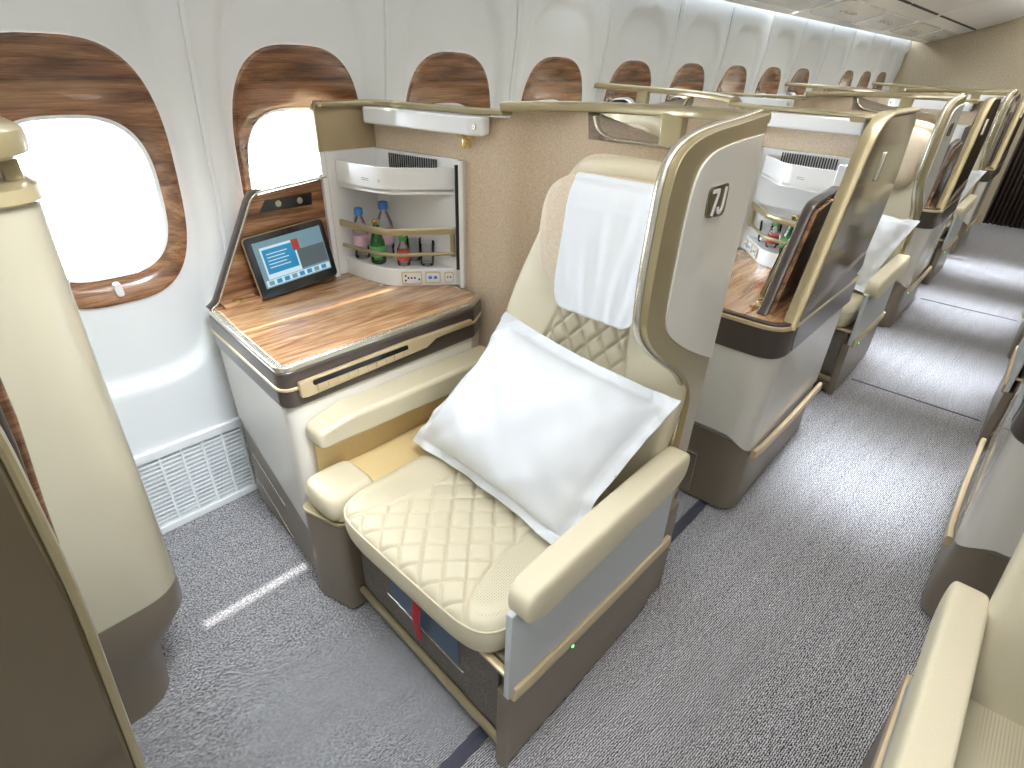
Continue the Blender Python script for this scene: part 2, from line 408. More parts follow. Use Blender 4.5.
# overhead bins
def bin_profile(): return [(-1.83, 2.02), (-1.84, 1.985), (-1.80, 1.965), (-1.55, 2.03), (-1.25, 2.115), (-1.0, 2.19), (-.90, 2.24), (-.86, 2.30), (-.86, 2.43), (-1.83, 2.43)]
for k in range(5):
    y0 = -2.0 + 2.26 * k; y1 = y0 + 2.235
    t = thing('overhead_bin', ['white overhead bin above the camera position, first from the front', 'white overhead bin over the nearest bottle shelf console', 'white overhead bin over the second row of seats', 'white overhead bin over the middle rows, second from the tan bulkhead', 'white overhead bin touching the tan bulkhead'][k], 'overhead bin', (-1.35, y0 + 1.1, 1.95), 'overhead bins')
    v, f = prism_vf(bin_profile(), y0, y1, 'xz'); mk('bin_body', v, f, M['bin'], t, bevel=.012)
    for q in range(2):
        a = y0 + .08 + q * 1.08
        def un(x, off=.006): 
            P_ = bin_profile()[2:7]
            for (xa, za), (xb, zb) in zip(P_, P_[1:]):
                if x <= xb: return za + (zb - za) * (x - xa) / (xb - xa) - off
            return P_[-1][1] - off
        pts = [(-1.70, a), (-1.45, a), (-1.45, a + 1.0), (-1.70, a + 1.0)]
        v, f = prism_vf(fillet(pts, .03), lambda x, y: un(x, .012), lambda x, y: un(x, -.002)); mk('service_panel', v, f, M['white'], t, bevel=.004)
        v, f = prism_vf(fillet([(-1.315, a - .04), (-1.295, a - .04), (-1.295, a + 1.0), (-1.315, a + 1.0)], .009), lambda x, y: un(x, .004), lambda x, y: un(x, -.002)); mk('door_gap', v, f, M['slot'], t)
        for s in range(3):
            v, f = lathe([(.0, 0), (.022, 0), (.026, .004), (.026, .012)], -1.57, a + .3 + s * .13, un(-1.57, .022), 16); mk('spot_lamp', v, f, M['silver'], t)
# curtain at the aisle end
V, F = [], []; n = 120
for i in range(n + 1):
    x = -.52 + .80 * i / n; y = Y1 + .09 + .035 * math.sin(i * .9) + .01 * math.sin(i * .37)
    V += [(x, y, .02), (x, y, 2.04)]
for i in range(n): F.append((2 * i, 2 * i + 2, 2 * i + 3, 2 * i + 1))
cu = mk('curtain', V, F, M['curtain'], smooth=180, off=(-.1, Y1 + .1, 0)); cu.modifiers.new('s', 'SOLIDIFY').thickness = .004
tag(cu, 'dark brown pleated curtain closing the far end of the aisle', 'curtain')
# seat tracks and floor seams
for x in (-.613, .29):
    for ya, yb in ((-2.3, 9.2),):
        v, f = join(bx(x - .020, x - .004, ya, yb, 0, .004), bx(x + .004, x + .020, ya, yb, 0, .004), bx(x - .004, x + .004, ya, yb, 0, .002))
        struct(mk('trim_2' if x < 0 else 'trim_3', v, f, M['track'], off=(x, 0, 0)))
for n_, yy in ((4, 3.62), (5, 5.6)):
    struct(box('trim_%d' % n_, -.48, .17, yy, yy + .012, 0, .003, M['track'], bevel=0, off=(-.1, yy, 0)))

# ------------------------------------------------------------------ SEAT (row-1 coordinates, aisle at +x side)
def diamonds(a, b, pa, th, wd):
    c, s = math.cos(th), math.sin(th); out = 0
    for q in (a * c + b * s, a * c - b * s):
        t = (q / pa) % 1.0; d = min(t, 1 - t) * pa; out = max(out, math.exp(-(d / wd) ** 2))
    t1 = ((a * c + b * s) / pa) % 1; t2 = ((a * c - b * s) / pa) % 1
    return out, math.sin(math.pi * t1) * math.sin(math.pi * t2)
SC = (-.875, .9)
def make_seat():
    t = thing('airline_seat', 'x', 'seat', (-.86, 1.0, 0))
    # cushion
    cx, cy, hw, hl = -.862, .893, .325, .350
    def disp(u, v):
        a, b = u * hw, (v + 1) * hl
        bd = .155 + .10 * math.exp(-b / .10) + .03 * (b / .6) ** 2
        d = abs(a) - bd
        if d < 0:
            l, puff = diamonds(a, b, .060, math.radians(43), .0032)
            h = -.0075 * l * sm(-d / .006) + .004 * abs(puff) ** .6
        else: h = .004
        return h - .007 * math.exp(-(d / .0045) ** 2)
    P = lambda u, v, h: (cx + hw * u + .012 * (v - 1) * .0, cy + hl * v, .463 + h + .010 * (1 - v) * .5 + .01 * max(0, v))
    v, f = slab(P, 230, 230, .055, .088, 7, 16, disp, .42); o = mk('seat_cushion', v, f, M['leather'], t, smooth=180)
    o.data.materials.append(M['perf'])
    for pg in o.data.polygons:
        c = pg.center; a = c.x + t['_o'][0] - cx; b = c.y + t['_o'][1] - cy + hl
        if pg.normal.z > .9 and abs(a) > .160 + .10 * math.exp(-b / .10) + .03 * (b / .6) ** 2 and abs(a) < .29 and .04 < b < .65: pg.material_index = 1
    pth = []
    for k in range(60):
        a = 2 * math.pi * k / 60; c, s = math.cos(a), math.sin(a)
        u = math.copysign(abs(c) ** (2 / 7), c); vv = math.copysign(abs(s) ** (2 / 7), s)
        pth.append(P(u * .992, vv * .992, .026))
    mk('piping', *sweep(pth, .006, .006, closed=True), M['leather'], t, smooth=180)
    # back rest
    bw = lambda v: .33 - .085 * sm((v + .1) / 1.1)
    O_ = Vector((-.86, 1.165, .46)); up = Vector((0, .265, .95)).normalized(); nn = Vector((0, -up.z, up.y)); Lb = .49
    def PB(u, v, h):
        q = O_ + Vector((1, 0, 0)) * (bw(v) * u + .03 * sm((v + 1) / 2)) + up * (Lb * (v + 1)) + nn * (h + .02 * u * u * (1 - .5 * v)); return tuple(q)
    def dispb(u, v):
        a, b = u * bw(v), Lb * (v + 1)
        bd = .15 + .05 * math.cos((b - .1) * 5); d = abs(a) - bd
        if d < 0:
            l, puff = diamonds(a, b, .054, math.radians(37), .0032); h = -.008 * l * sm(-d / .006) + .004 * abs(puff) ** .6
        else: h = .004
        return h - .008 * math.exp(-(d / .005) ** 2)
    v, f = slab(PB, 190, 280, .03, .10, 6, 12, dispb, .5); mk('backrest', v, f, M['leather'], t, smooth=180)
    # top of the back shell, with a seam
    PT = lambda u, v, h: (-.80 + .225 * u, 1.385 + .06 * v + .0 * h, 1.345 + h)
    v, f = slab(PT, 40, 16, .06, .06, 4, 4, lambda u, v: -.004 * math.exp(-((u + .25) / .02) ** 2), .5); mk('backrest_top', v, f, M['leather'], t, smooth=180)
    # headrest
    v, f = slab(lambda u, v, h: headP(u, v, h), 70, 50, .075, .03, 4, 5, lambda u, v: .0022 * math.sin(38 * u + 6 * v) * max(0, abs(u) - .55) * 2.2, .5)
    mk('headrest', v, f, M['suede'], t, smooth=180)
    # base box
    base = fillet([(-1.185, .625), (-.53, .60), (-.515, 1.40), (-1.185, 1.40)], [.02, .01, 0, 0])
    prism('seat_base', base, .012, .405, M['brown'], t, bevel=.006)
    prism('front_panel', [(-1.17, .612), (-.545, .588), (-.545, .60), (-1.17, .624)], .13, .395, M['weave'], t, bevel=.003)
    v, f = sweep([(-1.19, .612, .095), (-.53, .586, .095)], .02, .028, round_=True); mk('kick_rail', v, f, M['gold'], t)
    v, f = sweep([(-.60, .588, .398), (-.52, .585, .398), (-.512, .60, .398), (-.512, .8, .398)], .02, .012); mk('corner_trim', v, f, M['gold_lt'], t)
    # life vest pouch
    fy = lambda x: .588 + (.612 - .588) * (-.545 - x) / .625
    def onfront(name, x0, x1, z0, z1, d, mat):
        v, f = prism_vf([(x0, fy(x0) - d), (x1, fy(x1) - d), (x1, fy(x1) + .002), (x0, fy(x0) + .002)], z0, z1); return mk(name, v, f, mat, t, bevel=.0015)
    onfront('life_vest_pouch', -1.0, -.69, .235, .385, .004, M['bluefab'])
    onfront('pouch_frame', -1.02, -.67, .228, .234, .007, M['silver'])
    pth = [(-.835, .592, .40), (-.835, .578, .385), (-.838, .570, .34), (-.842, .572, .28), (-.845, .580, .21)]
    v, f = sweep(smooth_path(pth, .02), .004, .032, up=(1, 0, 0)); mk('pull_strap', v, f, M['red'], t)
    # aisle arm
    PA = lambda u, v, h: (-.498 + .037 * u, .932 + .345 * v + 0, .650 + h + .008 * (v))
    v, f = slab(PA, 22, 60, .05, .06, 9, 12, None, .38); mk('armrest_pad', v, f, M['leather'], t, smooth=180)
    pts = fillet([(.574, .62), (.574, .325), (1.285, .29), (1.285, .62)], [0, .0, .0, .0])
    prism('arm_side_panel', pts, -.516, -.498, M['greyfab'], t, 'yz', bevel=.003)
    pts = [(.576, .325), (.60, .325), (.60, .012), (.574, .012)]
    prism('front_post', pts, -.535, -.502, M['brown'], t, 'yz', bevel=.003)
    pts = fillet([(.578, .012), (.578, .325), (1.30, .29), (1.30, .15), (1.27, .012)], [0, 0, 0, .05, .02])
    prism('side_base', pts, -.54, -.504, M['brown'], t, 'yz', bevel=.004)
    v, f = sweep([(-.497, .588, .335), (-.495, .64, .330), (-.495, 1.0, .312), (-.500, 1.33, .292)], .020, .044); mk('side_rail', v, f, M['gold_lt'], t)
    v, f = lathe([(.0, 0), (.004, 0), (.004, .002)], -.503, .835, .255, 10, 'x'); mk('status_light', v, f, M['led'], t)
    # inboard ledge beside the console
    lg = fillet([(-1.37, .575), (-1.195, .575), (-1.19, 1.32), (-1.37, 1.32)], [.02, .02, 0, 0])
    prism('ledge', lg, .40, .475, M['leather_tan'], t, bevel=.012)
    PF = lambda u, v, h: (-1.278 + .085 * u, .635 + .085 * v, .455 + h)
    v, f = slab(PF, 24, 24, .05, .055, 5, 8, None, .45); mk('ledge_pad', v, f, M['leather'], t, smooth=180)
    lb = fillet([(-1.37, .53), (-1.20, .575), (-1.192, .75), (-1.37, .75)], [.035, .03, 0, 0])
    prism('ledge_base', lb, .012, .385, M['brown'], t, bevel=.008)
    v, f = prism_vf(offset(lb, .003), .385, .397); mk('ledge_trim', v, f, M['gold'], t, bevel=.003)
    v, f = bx(-1.30, -1.23, 1.0, 1.10, .472, .482); mk('ledge_latch', v, f, M['leather_tan'], t, bevel=.006)
    return t
HO = Vector((-.795, 1.275, 1.21)); HU = Vector((0, .17, .985)).normalized(); HN = Vector((0, -HU.z, HU.y))
def headP(u, v, h):
    q = HO + Vector((1, 0, 0)) * (.225 * u * (1 + .05 * v)) + HU * (.165 * v) + HN * (h + .035 * abs(u) ** 3 - .01 * v * v); return tuple(q)
def make_cloth():
    V, F = [], []; nu, nv = 40, 60
    for j in range(nv + 1):
        s = j / nv
        for i in range(nu + 1):
            a = -1 + 2 * i / nu
            # rounded lower corners
            lo = 0
            if abs(a) > .72: lo = .13 * (1 - math.sqrt(max(0, 1 - ((abs(a) - .72) / .28) ** 2)))
            u = .06 + .60 * a
            if s < .8:
                vv = -1.2 + lo * 2.0 + (.84 + 1.2 - lo * 2.0) * (s / .8); hh = .079 if vv > -.8 else .079 
                e = max(0, 1 - min(1, max(abs(u), abs(vv))) ** 5) ** .5 * .075 if vv > .5 else .075
                p = headP(u, vv, e + .007 + .0025 * math.sin(9 * a + 3 * vv) + .002 * math.sin(14 * a * (1 - .3 * vv)))
            else:
                q = (s - .8) / .2; st = Vector(headP(u, .84, .064)); ctr = Vector((st.x, 1.30, 1.36))
                ang = math.pi * .75 * q
                top = Vector((st.x, 1.29 + .0, 1.385 + .006)); en = Vector((st.x, 1.335, 1.31))
                p = tuple((st * (1 - q) ** 2 + Vector((st.x, 1.245, 1.412)) * 2 * q * (1 - q) + en * q * q)) if q < 1 else tuple(en)
            V.append(p)
    for j in range(nv):
        for i in range(nu): a = j * (nu + 1) + i; F.append((a, a + 1, a + nu + 2, a + nu + 1))
    o = mk('headrest_cloth', V, F, M['cloth'], smooth=180, off=(-.78, 1.2, 1.05)); o.modifiers.new('s', 'SOLIDIFY').thickness = .003
    return o
def make_pillow():
    C4 = [Vector((-1.235, .90, .525)), Vector((-.565, .865, .53)), Vector((-.47, 1.16, .90)), Vector((-1.09, 1.20, .93))]
    n0 = (C4[1] - C4[0]).cross(C4[3] - C4[0]).normalized()
    V, F = [], []; n = 70
    def nz(a, b): return math.sin(a * 3.1 + b * 5.3) * .5 + math.sin(a * 7.7 - b * 4.1 + 1) * .3 + math.sin(a * 13.1 + b * 11.7 + 2) * .2
    for side in (1, -1):
        for j in range(n + 1):
            for i in range(n + 1):
                u, v = -1 + 2 * i / n, -1 + 2 * j / n
                # concave edges
                uu = u * (1 - .055 * (1 - v * v)); vv = v * (1 - .06 * (1 - u * u))
                s_, t_ = (uu + 1) / 2, (vv + 1) / 2
                p = C4[0] * (1 - s_) * (1 - t_) + C4[1] * s_ * (1 - t_) + C4[2] * s_ * t_ + C4[3] * (1 - s_) * t_
                fu, fv = min(1, abs(u) / .9), min(1, abs(v) / .88)
                body = (max(0, (1 - fu ** 2.6)) * max(0, (1 - fv ** 2.6))) ** .5
                h = side * (.112 if side > 0 else .07) * body
                cr = nz(u * 1.3, v * 1.3) * .008 * (.3 + body) + .004 * math.sin(17 * (u - .6 * v) + 4 * v * v) * (1 - body) + .006 * math.sin(22 * (u * v) + 3 * u) * abs(u * v) * (1 if side > 0 else 0)
                fl = .006 * math.sin(9 * u + 5 * v) * (1 - body) * (abs(u) ** 6 + abs(v) ** 6)
                V.append(tuple(p + n0 * (h + cr + fl + side * .0012 * (1 if max(abs(u), abs(v)) < 1 else 0) + .028)))
    w_ = n + 1; T = w_ * w_
    for j in range(n):
        for i in range(n):
            a = j * w_ + i; F.append((a, a + 1, a + w_ + 1, a + w_)); F.append((T + a + w_, T + a + w_ + 1, T + a + 1, T + a))
    return mk('pillow', V, F, M['cloth'], smooth=180, off=(-.87, 1.0, .5))

# ------------------------------------------------------------------ CONSOLE (row-1 coordinates, against wall at -x side)
DESK = fillet([(-1.985, .63), (-1.93, .590), (-1.370, .553), (-1.365, 1.29), (-1.42, 1.385), (-1.965, 1.33)], [.03, .03, .045, .03, .04, .0])
def make_console(aisle=False):
    t = thing('side_console', 'x', 'console', (-1.65, .95, 0))
    zb = (lambda x, y: .30 + .075 * sm(((x + 2.06) / .14 if y < .7 else 0) + (.72 - y) * .8)) if aisle else (lambda x, y: .225 + .20 * sm((-1.42 - x) / .46) if y < .7 else .30)
    outer = fillet([(-1.975, .605), (-1.380, .562), (-1.378, 1.29), (-1.43, 1.38), (-1.975, 1.33)], [.03, .05, .02, 0, 0])
    if aisle: outer = fillet([(-2.052, .548), (-1.375, .545), (-1.375, 1.33), (-1.98, 1.33), (-1.99, 1.46), (-2.035, 1.46)], [.10, .05, 0, 0, 0, .02], 8)
    lowo = offset(outer, -.012)
    def zbb(x, y): return zb(x, y)
    # white body with a slight inward taper towards the floor
    n = len(outer); V = [(x, y, .75) for x, y in outer] + [(x * 1.0, y + (.0 if y > .7 else .0), zbb(x, y)) for x, y in offset(outer, -.006)]
    F = [tuple(range(n)), tuple(range(n, 2 * n))[::-1]] + [(i, (i + 1) % n, n + (i + 1) % n, n + i) for i in range(n)]
    mk('console_body', V, F, M['pearl'], t, bevel=0)
    prism('kick_panel', lowo, .012, lambda x, y: zbb(x, y) + .004, M['brown'], t)
    if not aisle:
        prism('inner_lining', [(-1.379, .62), (-1.368, .62), (-1.368, 1.34), (-1.379, 1.34)], .40, .60, M['leather_tan'], t)
    if not aisle:
        v, f = sweep([(-1.86, .598, .30), (-1.60, .577, .22)], .004, .004); v2, f2 = sweep([(-1.88, .60, .17), (-1.58, .575, .07)], .004, .004)
        mk('kick_inlay', *join((v, f), (v2, f2)), M['silver'], t)
    D = DESK if not aisle else fillet([(-2.06, .54), (-1.365, .535), (-1.365, 1.30), (-1.43, 1.385), (-1.97, 1.325), (-2.06, 1.40)], [.10, .045, .03, .04, 0, 0], 8)
    prism('dark_band', D, .733, .852, M['dark'], t, bevel=.008)
    zg = (.842, .858) if aisle else (.790, .801)
    prism('gold_line', offset(D, .004), zg[0], zg[1], M['gold_lt'], t, bevel=.003)
    prism('desk_edge', offset(D, -.003), .850, .866, M['silver'] if not aisle else M['dark'], t, bevel=.003)
    prism('desktop', offset(D, -.022), .86, .868, M['wooddesk'], t, bevel=.001)
    # control strip on the seat side
    prism('control_strip', fillet([(.60, .770), (.62, .765), (1.06, .775), (1.10, .795), (1.27, .805), (1.27, .815), (1.0, .822), (.60, .818)], .006), -1.367, -1.352, M['gold_lt'], t, 'yz', bevel=.003)
    cs = prism('button_bar', fillet([(.64, .797), (.98, .797), (.98, .813), (.64, .813)], .007), -1.356, -1.3495, M['black'], t, 'yz')
    for k in range(10):
        y = .652 + k * .034
        prism('button', fillet([(y, .776), (y + .029, .776), (y + .029, .795), (y, .795)], .003), -1.356, -1.3485, M['gold_lt'], t, 'yz', bevel=.0015)
    # raised wooden side panel with its rail
    sp_ = fillet([(.62, .862), (.815, 1.205), (1.09, 1.235), (1.10, .862)], [0, .03, .01, 0])
    xs0, xs1 = (-1.972, -1.945)
    if aisle: xs0, xs1 = (-1.975, -1.95)
    prism('side_panel', sp_, xs0, xs1, M['wood'], t, 'yz', bevel=.003)
    rp = smooth_path([(-1.945, .600, .866), (-1.945, .625, .88), (-1.945, .805, 1.205), (-1.945, .835, 1.222), (-1.945, 1.09, 1.245)], .03)
    v, f = sweep(rp, .034, .014, up=(1, 0, 0)); 
    mk('panel_rail', *sweep(rp, .014, .036, up=(1, 0, 0)), M['dark'], t)
    rp2 = [(x + .018, y + .004, z - .0) for x, y, z in rp]; mk('rail_edge', *sweep(rp2, .008, .007, up=(1, 0, 0)), M['silver'], t)
    prism('control_panel', [(.835, 1.152), (1.03, 1.153), (1.035, 1.195), (.862, 1.19)], xs1, xs1 + .005, M['black'], t, 'yz', bevel=.001)
    for yy in (.905, .985):
        v, f = lathe([(0, 0), (.011, 0), (.011, .001)], xs1 + .005, yy, 1.173, 14, 'x'); mk('icon', v, f, M['silver'], t)
    prism('desk_ledge', fillet([(-1.945, .64), (-1.885, .635), (-1.875, .76), (-1.945, .76)], .008), .866, .882, M['wooddesk'], t, bevel=.003)
    v, f = lathe([(0, 0), (.017, 0), (.017, .004), (.012, .007), (.0, .007)], -1.908, .688, .882, 24); k_ = mk('latch_button', v, f, M['brass'], t)
    # armrest pad on the seat side
    if True:
        v, f = prism_vf(fillet([(.60, .612), (.60, .672), (.72, .702), (1.335, .690), (1.335, .600)], [.02, .03, .05, 0, 0]), -1.378, lambda y, z: -1.288 + .02 * sm((y - .6) / .15), 'yz')
        mk('armrest_pad', v, f, M['leather'], t, bevel=.014, seg=4)
    if aisle:
        # glossy outer shell panel along the aisle with gold rim
        rim = [(.64, .80), (.705, 1.0), (.90, 1.41), (.95, 1.47), (1.01, 1.50), (1.44, 1.50), (1.48, 1.47), (1.50, 1.28), (1.47, 1.10), (1.40, .92), (1.15, .84)]
        rim = fillet(rim, .03)
        prism('aisle_shell', rim, -2.055, -2.02, M['shell'], t, 'yz', bevel=.008)
        prism('shell_lining', offset(rim, -.02), -2.022, -2.005, M['dark'], t, 'yz', bevel=.004)
        fp = smooth_path([(-2.045, .60, .845), (-2.045, .67, .99), (-2.04, .87, 1.42), (-2.04, .935, 1.485), (-2.04, 1.02, 1.505), (-2.04, 1.44, 1.507)], .05)
        mk('shell_rim', *sweep(fp, .016, .05, up=(1, 0, 0)), M['gold'], t)
        mk('shell_band', *prism_vf(fillet([(.66, .735), (.64, .80), (.66, .87), (1.38, .97), (1.40, .90), (1.2, .82), (.95, .735)], .02), -2.0625, -2.0, 'yz'), M['dark'], t, bevel=.01)
        mk('aisle_rail', *sweep([(-2.055, .60, .305), (-2.060, .68, .30), (-2.060, 1.0, .288), (-2.048, 1.46, .270)], .022, .040), M['gold_lt'], t)
        v, f = lathe([(.0, 0), (.004, 0), (.004, .002)], -2.043, .76, .235, 10, 'x'); mk('status_light', v, f, M['led'], t)
        fr = []
        for (x0, x1, z0, z1) in ((-1.86, -1.70, .02, .024), (-1.86, -1.70, .225, .229), (-1.86, -1.857, .02, .229)):
            fr.append(bx(x0, x1, .552, .566, z0, z1))
        mk('hatch_line', *join(*fr), M['silver'], t)
        prism('seat_plate', fillet([(1.10, 1.28), (1.125, 1.28), (1.145, 1.38), (1.12, 1.38)], .008), -2.062, -2.05, M['silver'], t, 'yz', bevel=.003)
    return t

# ------------------------------------------------------------------ MINIBAR SHELF
QF = smooth_path([(-1.945, 1.145, 0), (-1.85, 1.148, 0), (-1.70, 1.178, 0), (-1.545, 1.378, 0)], .05, 5)
def make_minibar():
    t = thing('minibar_shelf', 'x', 'shelf', (-1.8, 1.2, .868))
    front = [(p[0], p[1]) for p in QF]
    foot = front + [(-1.545, 1.388), (-1.945, 1.332)]
    prism('shelf_base', foot, .868, .935, M['white'], t, bevel=.003)
    prism('back_frame', [(-1.955, 1.08), (-1.928, 1.08), (-1.928, 1.10), (-1.945, 1.11), (-1.945, 1.318), (-1.530, 1.375), (-1.510, 1.355), (-1.498, 1.365), (-1.515, 1.398), (-1.955, 1.333)], .868, 1.325, M['white'], t, bevel=.003)
    # top bin: floor and curved front wall
    prism('bin_floor', foot, 1.215, 1.222, M['white'], t)
    inner = [(x, y) for x, y in offset(foot, -.008)][:len(front)]
    wall = front + inner[::-1]
    prism('bin_front', wall, 1.205, lambda x, y: 1.295 + .0 * x, M['white'], t, bevel=.002)
    sl = []
    for k in range(22):
        x = -1.86 + k * .011; y = 1.318 + (x + 1.942) * .14 - .004
        sl.append(bx(x, x + .005, y - .003, y, 1.235, 1.315))
    mk('vent_grille', *join(*sl), M['slot'], t)
    v, f = bx(-1.522, -1.517, 1.350, 1.366, .94, 1.31); mk('side_slot', v, f, M['slot'], t)
    v, f = join(*[bx(-1.80, -1.72, 0, .0005, 1.245 + q * .006, 1.2465 + q * .006) for q in range(2)])
    v = [(x, QY(x) - .0015 + y * 4, z) for x, y, z in v]; mk('notice_lines', v, f, M['dark'], t)
    for name, z, hh, w_ in (('guard_rail', 1.07, .026, .015), ('guard_rail', .985, .013, .012)):
        pth = [(x, y - .004, z + (x + 1.945) * .02) for x, y, _ in QF]
        mk(name, *sweep(pth, w_, hh), M['gold'], t)
    v, f = bx(-1.565, -1.548, 1.358, 1.372, .98, 1.085); mk('rail_upright', v, f, M['gold'], t, bevel=.003)
    # sockets on the flat right face
    A = Vector((-1.683, 1.200)); B = Vector((-1.548, 1.374)); e = (B - A).normalized(); nn = Vector((e.y, -e.x))
    def patch(name, s0, s1, z0, z1, d, mat, parent, r_=.004):
        pts = fillet([(s0, z0), (s1, z0), (s1, z1), (s0, z1)], r_); n = len(pts); V = []
        for dd in (0.0, d):
            for s, z in pts: q = A + e * s + nn * (dd - .002); V.append((q.x, q.y, z))
        F = [tuple(range(n)), tuple(range(n, 2 * n))] + [(i, (i + 1) % n, n + (i + 1) % n, n + i) for i in range(n)]
        return mk(name, V, F, mat, parent)
    s1 = patch('power_socket', .012, .088, .878, .926, .007, M['gold_lt'], t, .006)
    patch('socket_face', .016, .084, .882, .922, .0085, M['white'], s1)
    for (a, z) in ((.024, .890), (.024, .908), (.034, .899), (.046, .899), (.058, .899), (.074, .893)): patch('socket_hole', a, a + .006, z, z + .007, .0095, M['black'], s1, .001)
    s2 = patch('usb_socket', .100, .158, .880, .924, .007, M['gold_lt'], t, .008)
    patch('socket_face', .104, .154, .884, .920, .0085, M['white'], s2, .006)
    for a in (.112, .132): patch('socket_mark', a, a + .013, .897, .908, .0095, M['bluecap'], s2, .002)
    s3 = patch('headphone_socket', .172, .208, .882, .922, .007, M['gold_lt'], t, .012)
    patch('socket_face', .175, .205, .885, .919, .0085, M['white'], s3, .010)
    for a in (.182, .193): patch('socket_hole', a, a + .005, .900, .905, .0095, M['black'], s3, .001)
    return t
def QY(x):
    for (xa, ya, _), (xb, yb, _) in zip(QF, QF[1:]):
        if xa <= x <= xb: return ya + (yb - ya) * (x - xa) / (xb - xa + 1e-9)
    return QF[-1][1]
def bottle(kind, x, y, z=.936, s=1.0):
    if kind == 'water':
        t = thing('water_bottle', 'x', 'bottle', (x, y, z))
        pr = [(.0, 0), (.026, 0), (.029, .006), (.027, .03), (.029, .035), (.029, .10), (.027, .12), (.015, .150), (.011, .158), (.011, .168)]
        mk('bottle_body', *lathe([(a * s, b_ * s) for a, b_ in pr], x, y, z), M['clear'], t, smooth=60)
        mk('cap', *lathe([(.0, .166 * s), (.0165 * s, .166 * s), (.0165 * s, .188 * s), (.014 * s, .19 * s), (0, .19 * s)], x, y, z), M['bluecap'], t)
        mk('bottle_label', *lathe([(.0295 * s, .05 * s), (.0297 * s, .051 * s), (.0297 * s, .09 * s), (.0295 * s, .091 * s)], x, y, z), M['label'], t)
    elif kind == 'green':
        t = thing('glass_bottle', 'x', 'bottle', (x, y, z))
        pr = [(.0, 0), (.026, 0), (.03, .006), (.031, .05), (.028, .085), (.015, .125), (.012, .145), (.012, .16)]
        mk('bottle_body', *lathe([(a * s, b_ * s) for a, b_ in pr], x, y, z), M['green'], t, smooth=60)
        mk('cap', *lathe([(.0, .16 * s), (.014 * s, .152 * s), (.015 * s, .165 * s), (.011 * s, .17 * s), (0, .17 * s)], x, y, z), M['brass'], t)
        mk('bottle_label', *lathe([(.0313 * s, .03 * s), (.0318 * s, .031 * s), (.030 * s, .07 * s), (.029 * s, .071 * s)], x, y, z), M['glabel'], t)
    else:
        t = thing('drinking_glass' if kind == 'glass' else 'juice_bottle', 'x', 'glass' if kind == 'glass' else 'bottle', (x, y, z))
        if kind == 'glass':
            mk('glass_bowl', *lathe([(0, 0), (.022, 0), (.026, .01), (.031, .09), (.029, .09), (.024, .012), (0, .008)], x, y, z), M['clear'], t, smooth=60)
        else:
            mk('bottle_body', *lathe([(.0, 0), (.022, 0), (.024, .006), (.024, .06), (.012, .085), (.012, .095)], x, y, z), M['clear'], t, smooth=60)
            mk('cap', *lathe([(.0, .094), (.0145, .094), (.0145, .108), (0, .11)], x, y, z), M['glabel'], t)
            mk('bottle_label', *lathe([(.0243, .02), (.0248, .021), (.0248, .055), (.0243, .056)], x, y, z), M['rlabel'], t)
    return t

# ------------------------------------------------------------------ TABLET
def make_tablet():
    t = thing('tablet', 'x', 'tablet', (-1.87, .91, .87))
    BL = Vector((-1.885, .760, .873)); U = Vector((0, .297, .026)); Vv = Vector((-.042, -.014, .205))
    nn = U.cross(Vv).normalized()
    if nn.x < 0: nn = -nn
    def pane(name, u0, u1, v0, v1, d0, d1, mat, parent, r_=.0):
        pts = [(u0, v0), (u1, v0), (u1, v1), (u0, v1)]
        if r_: pts = fillet(pts, r_)
        n = len(pts); VV = []
        for d in (d0, d1):
            for a, c in pts: VV.append(tuple(BL + U * a + Vv * c + nn * d))
        F = [tuple(range(n)), tuple(range(n, 2 * n))] + [(i, (i + 1) % n, n + (i + 1) % n, n + i) for i in range(n)]
        return mk(name, VV, F, mat, parent, bevel=0)
    pane('case', 0, 1, 0, 1, 0, .016, M['black'], t, .07)
    pane('case_rim', -.006, 1.006, -.008, 1.008, .002, .011, M['gold'], t, .075)
    s = pane('screen', .08, .94, .15, .90, .0160, .0168, M['scr'], t)
    pane('screen_backdrop', .42, .93, .30, .62, .0168, .0171, M['scr_dark'], s)
    pane('white_card', .14, .57, .28, .80, .0171, .0174, M['scr_white'], s)
    pane('blue_card', .16, .55, .36, .76, .0174, .0177, M['scr_blue'], s)
    for k in range(5): pane('text_line', .20, .46 - .04 * (k % 2), .67 - k * .055, .685 - k * .055, .0177, .0179, M['scr_white'], s)
    pane('red_picture', .53, .62, .62, .80, .0174, .0178, M['scr_red'], s)
    pane('icon_bar', .10, .93, .17, .27, .0171, .0175, M['scr_white'], s)
    for k in range(8): pane('app_icon', .125 + k * .098, .19 + k * .098, .185, .255, .0175, .0178, M['scr_blue'] if k % 3 else M['scr'], s)
    return t

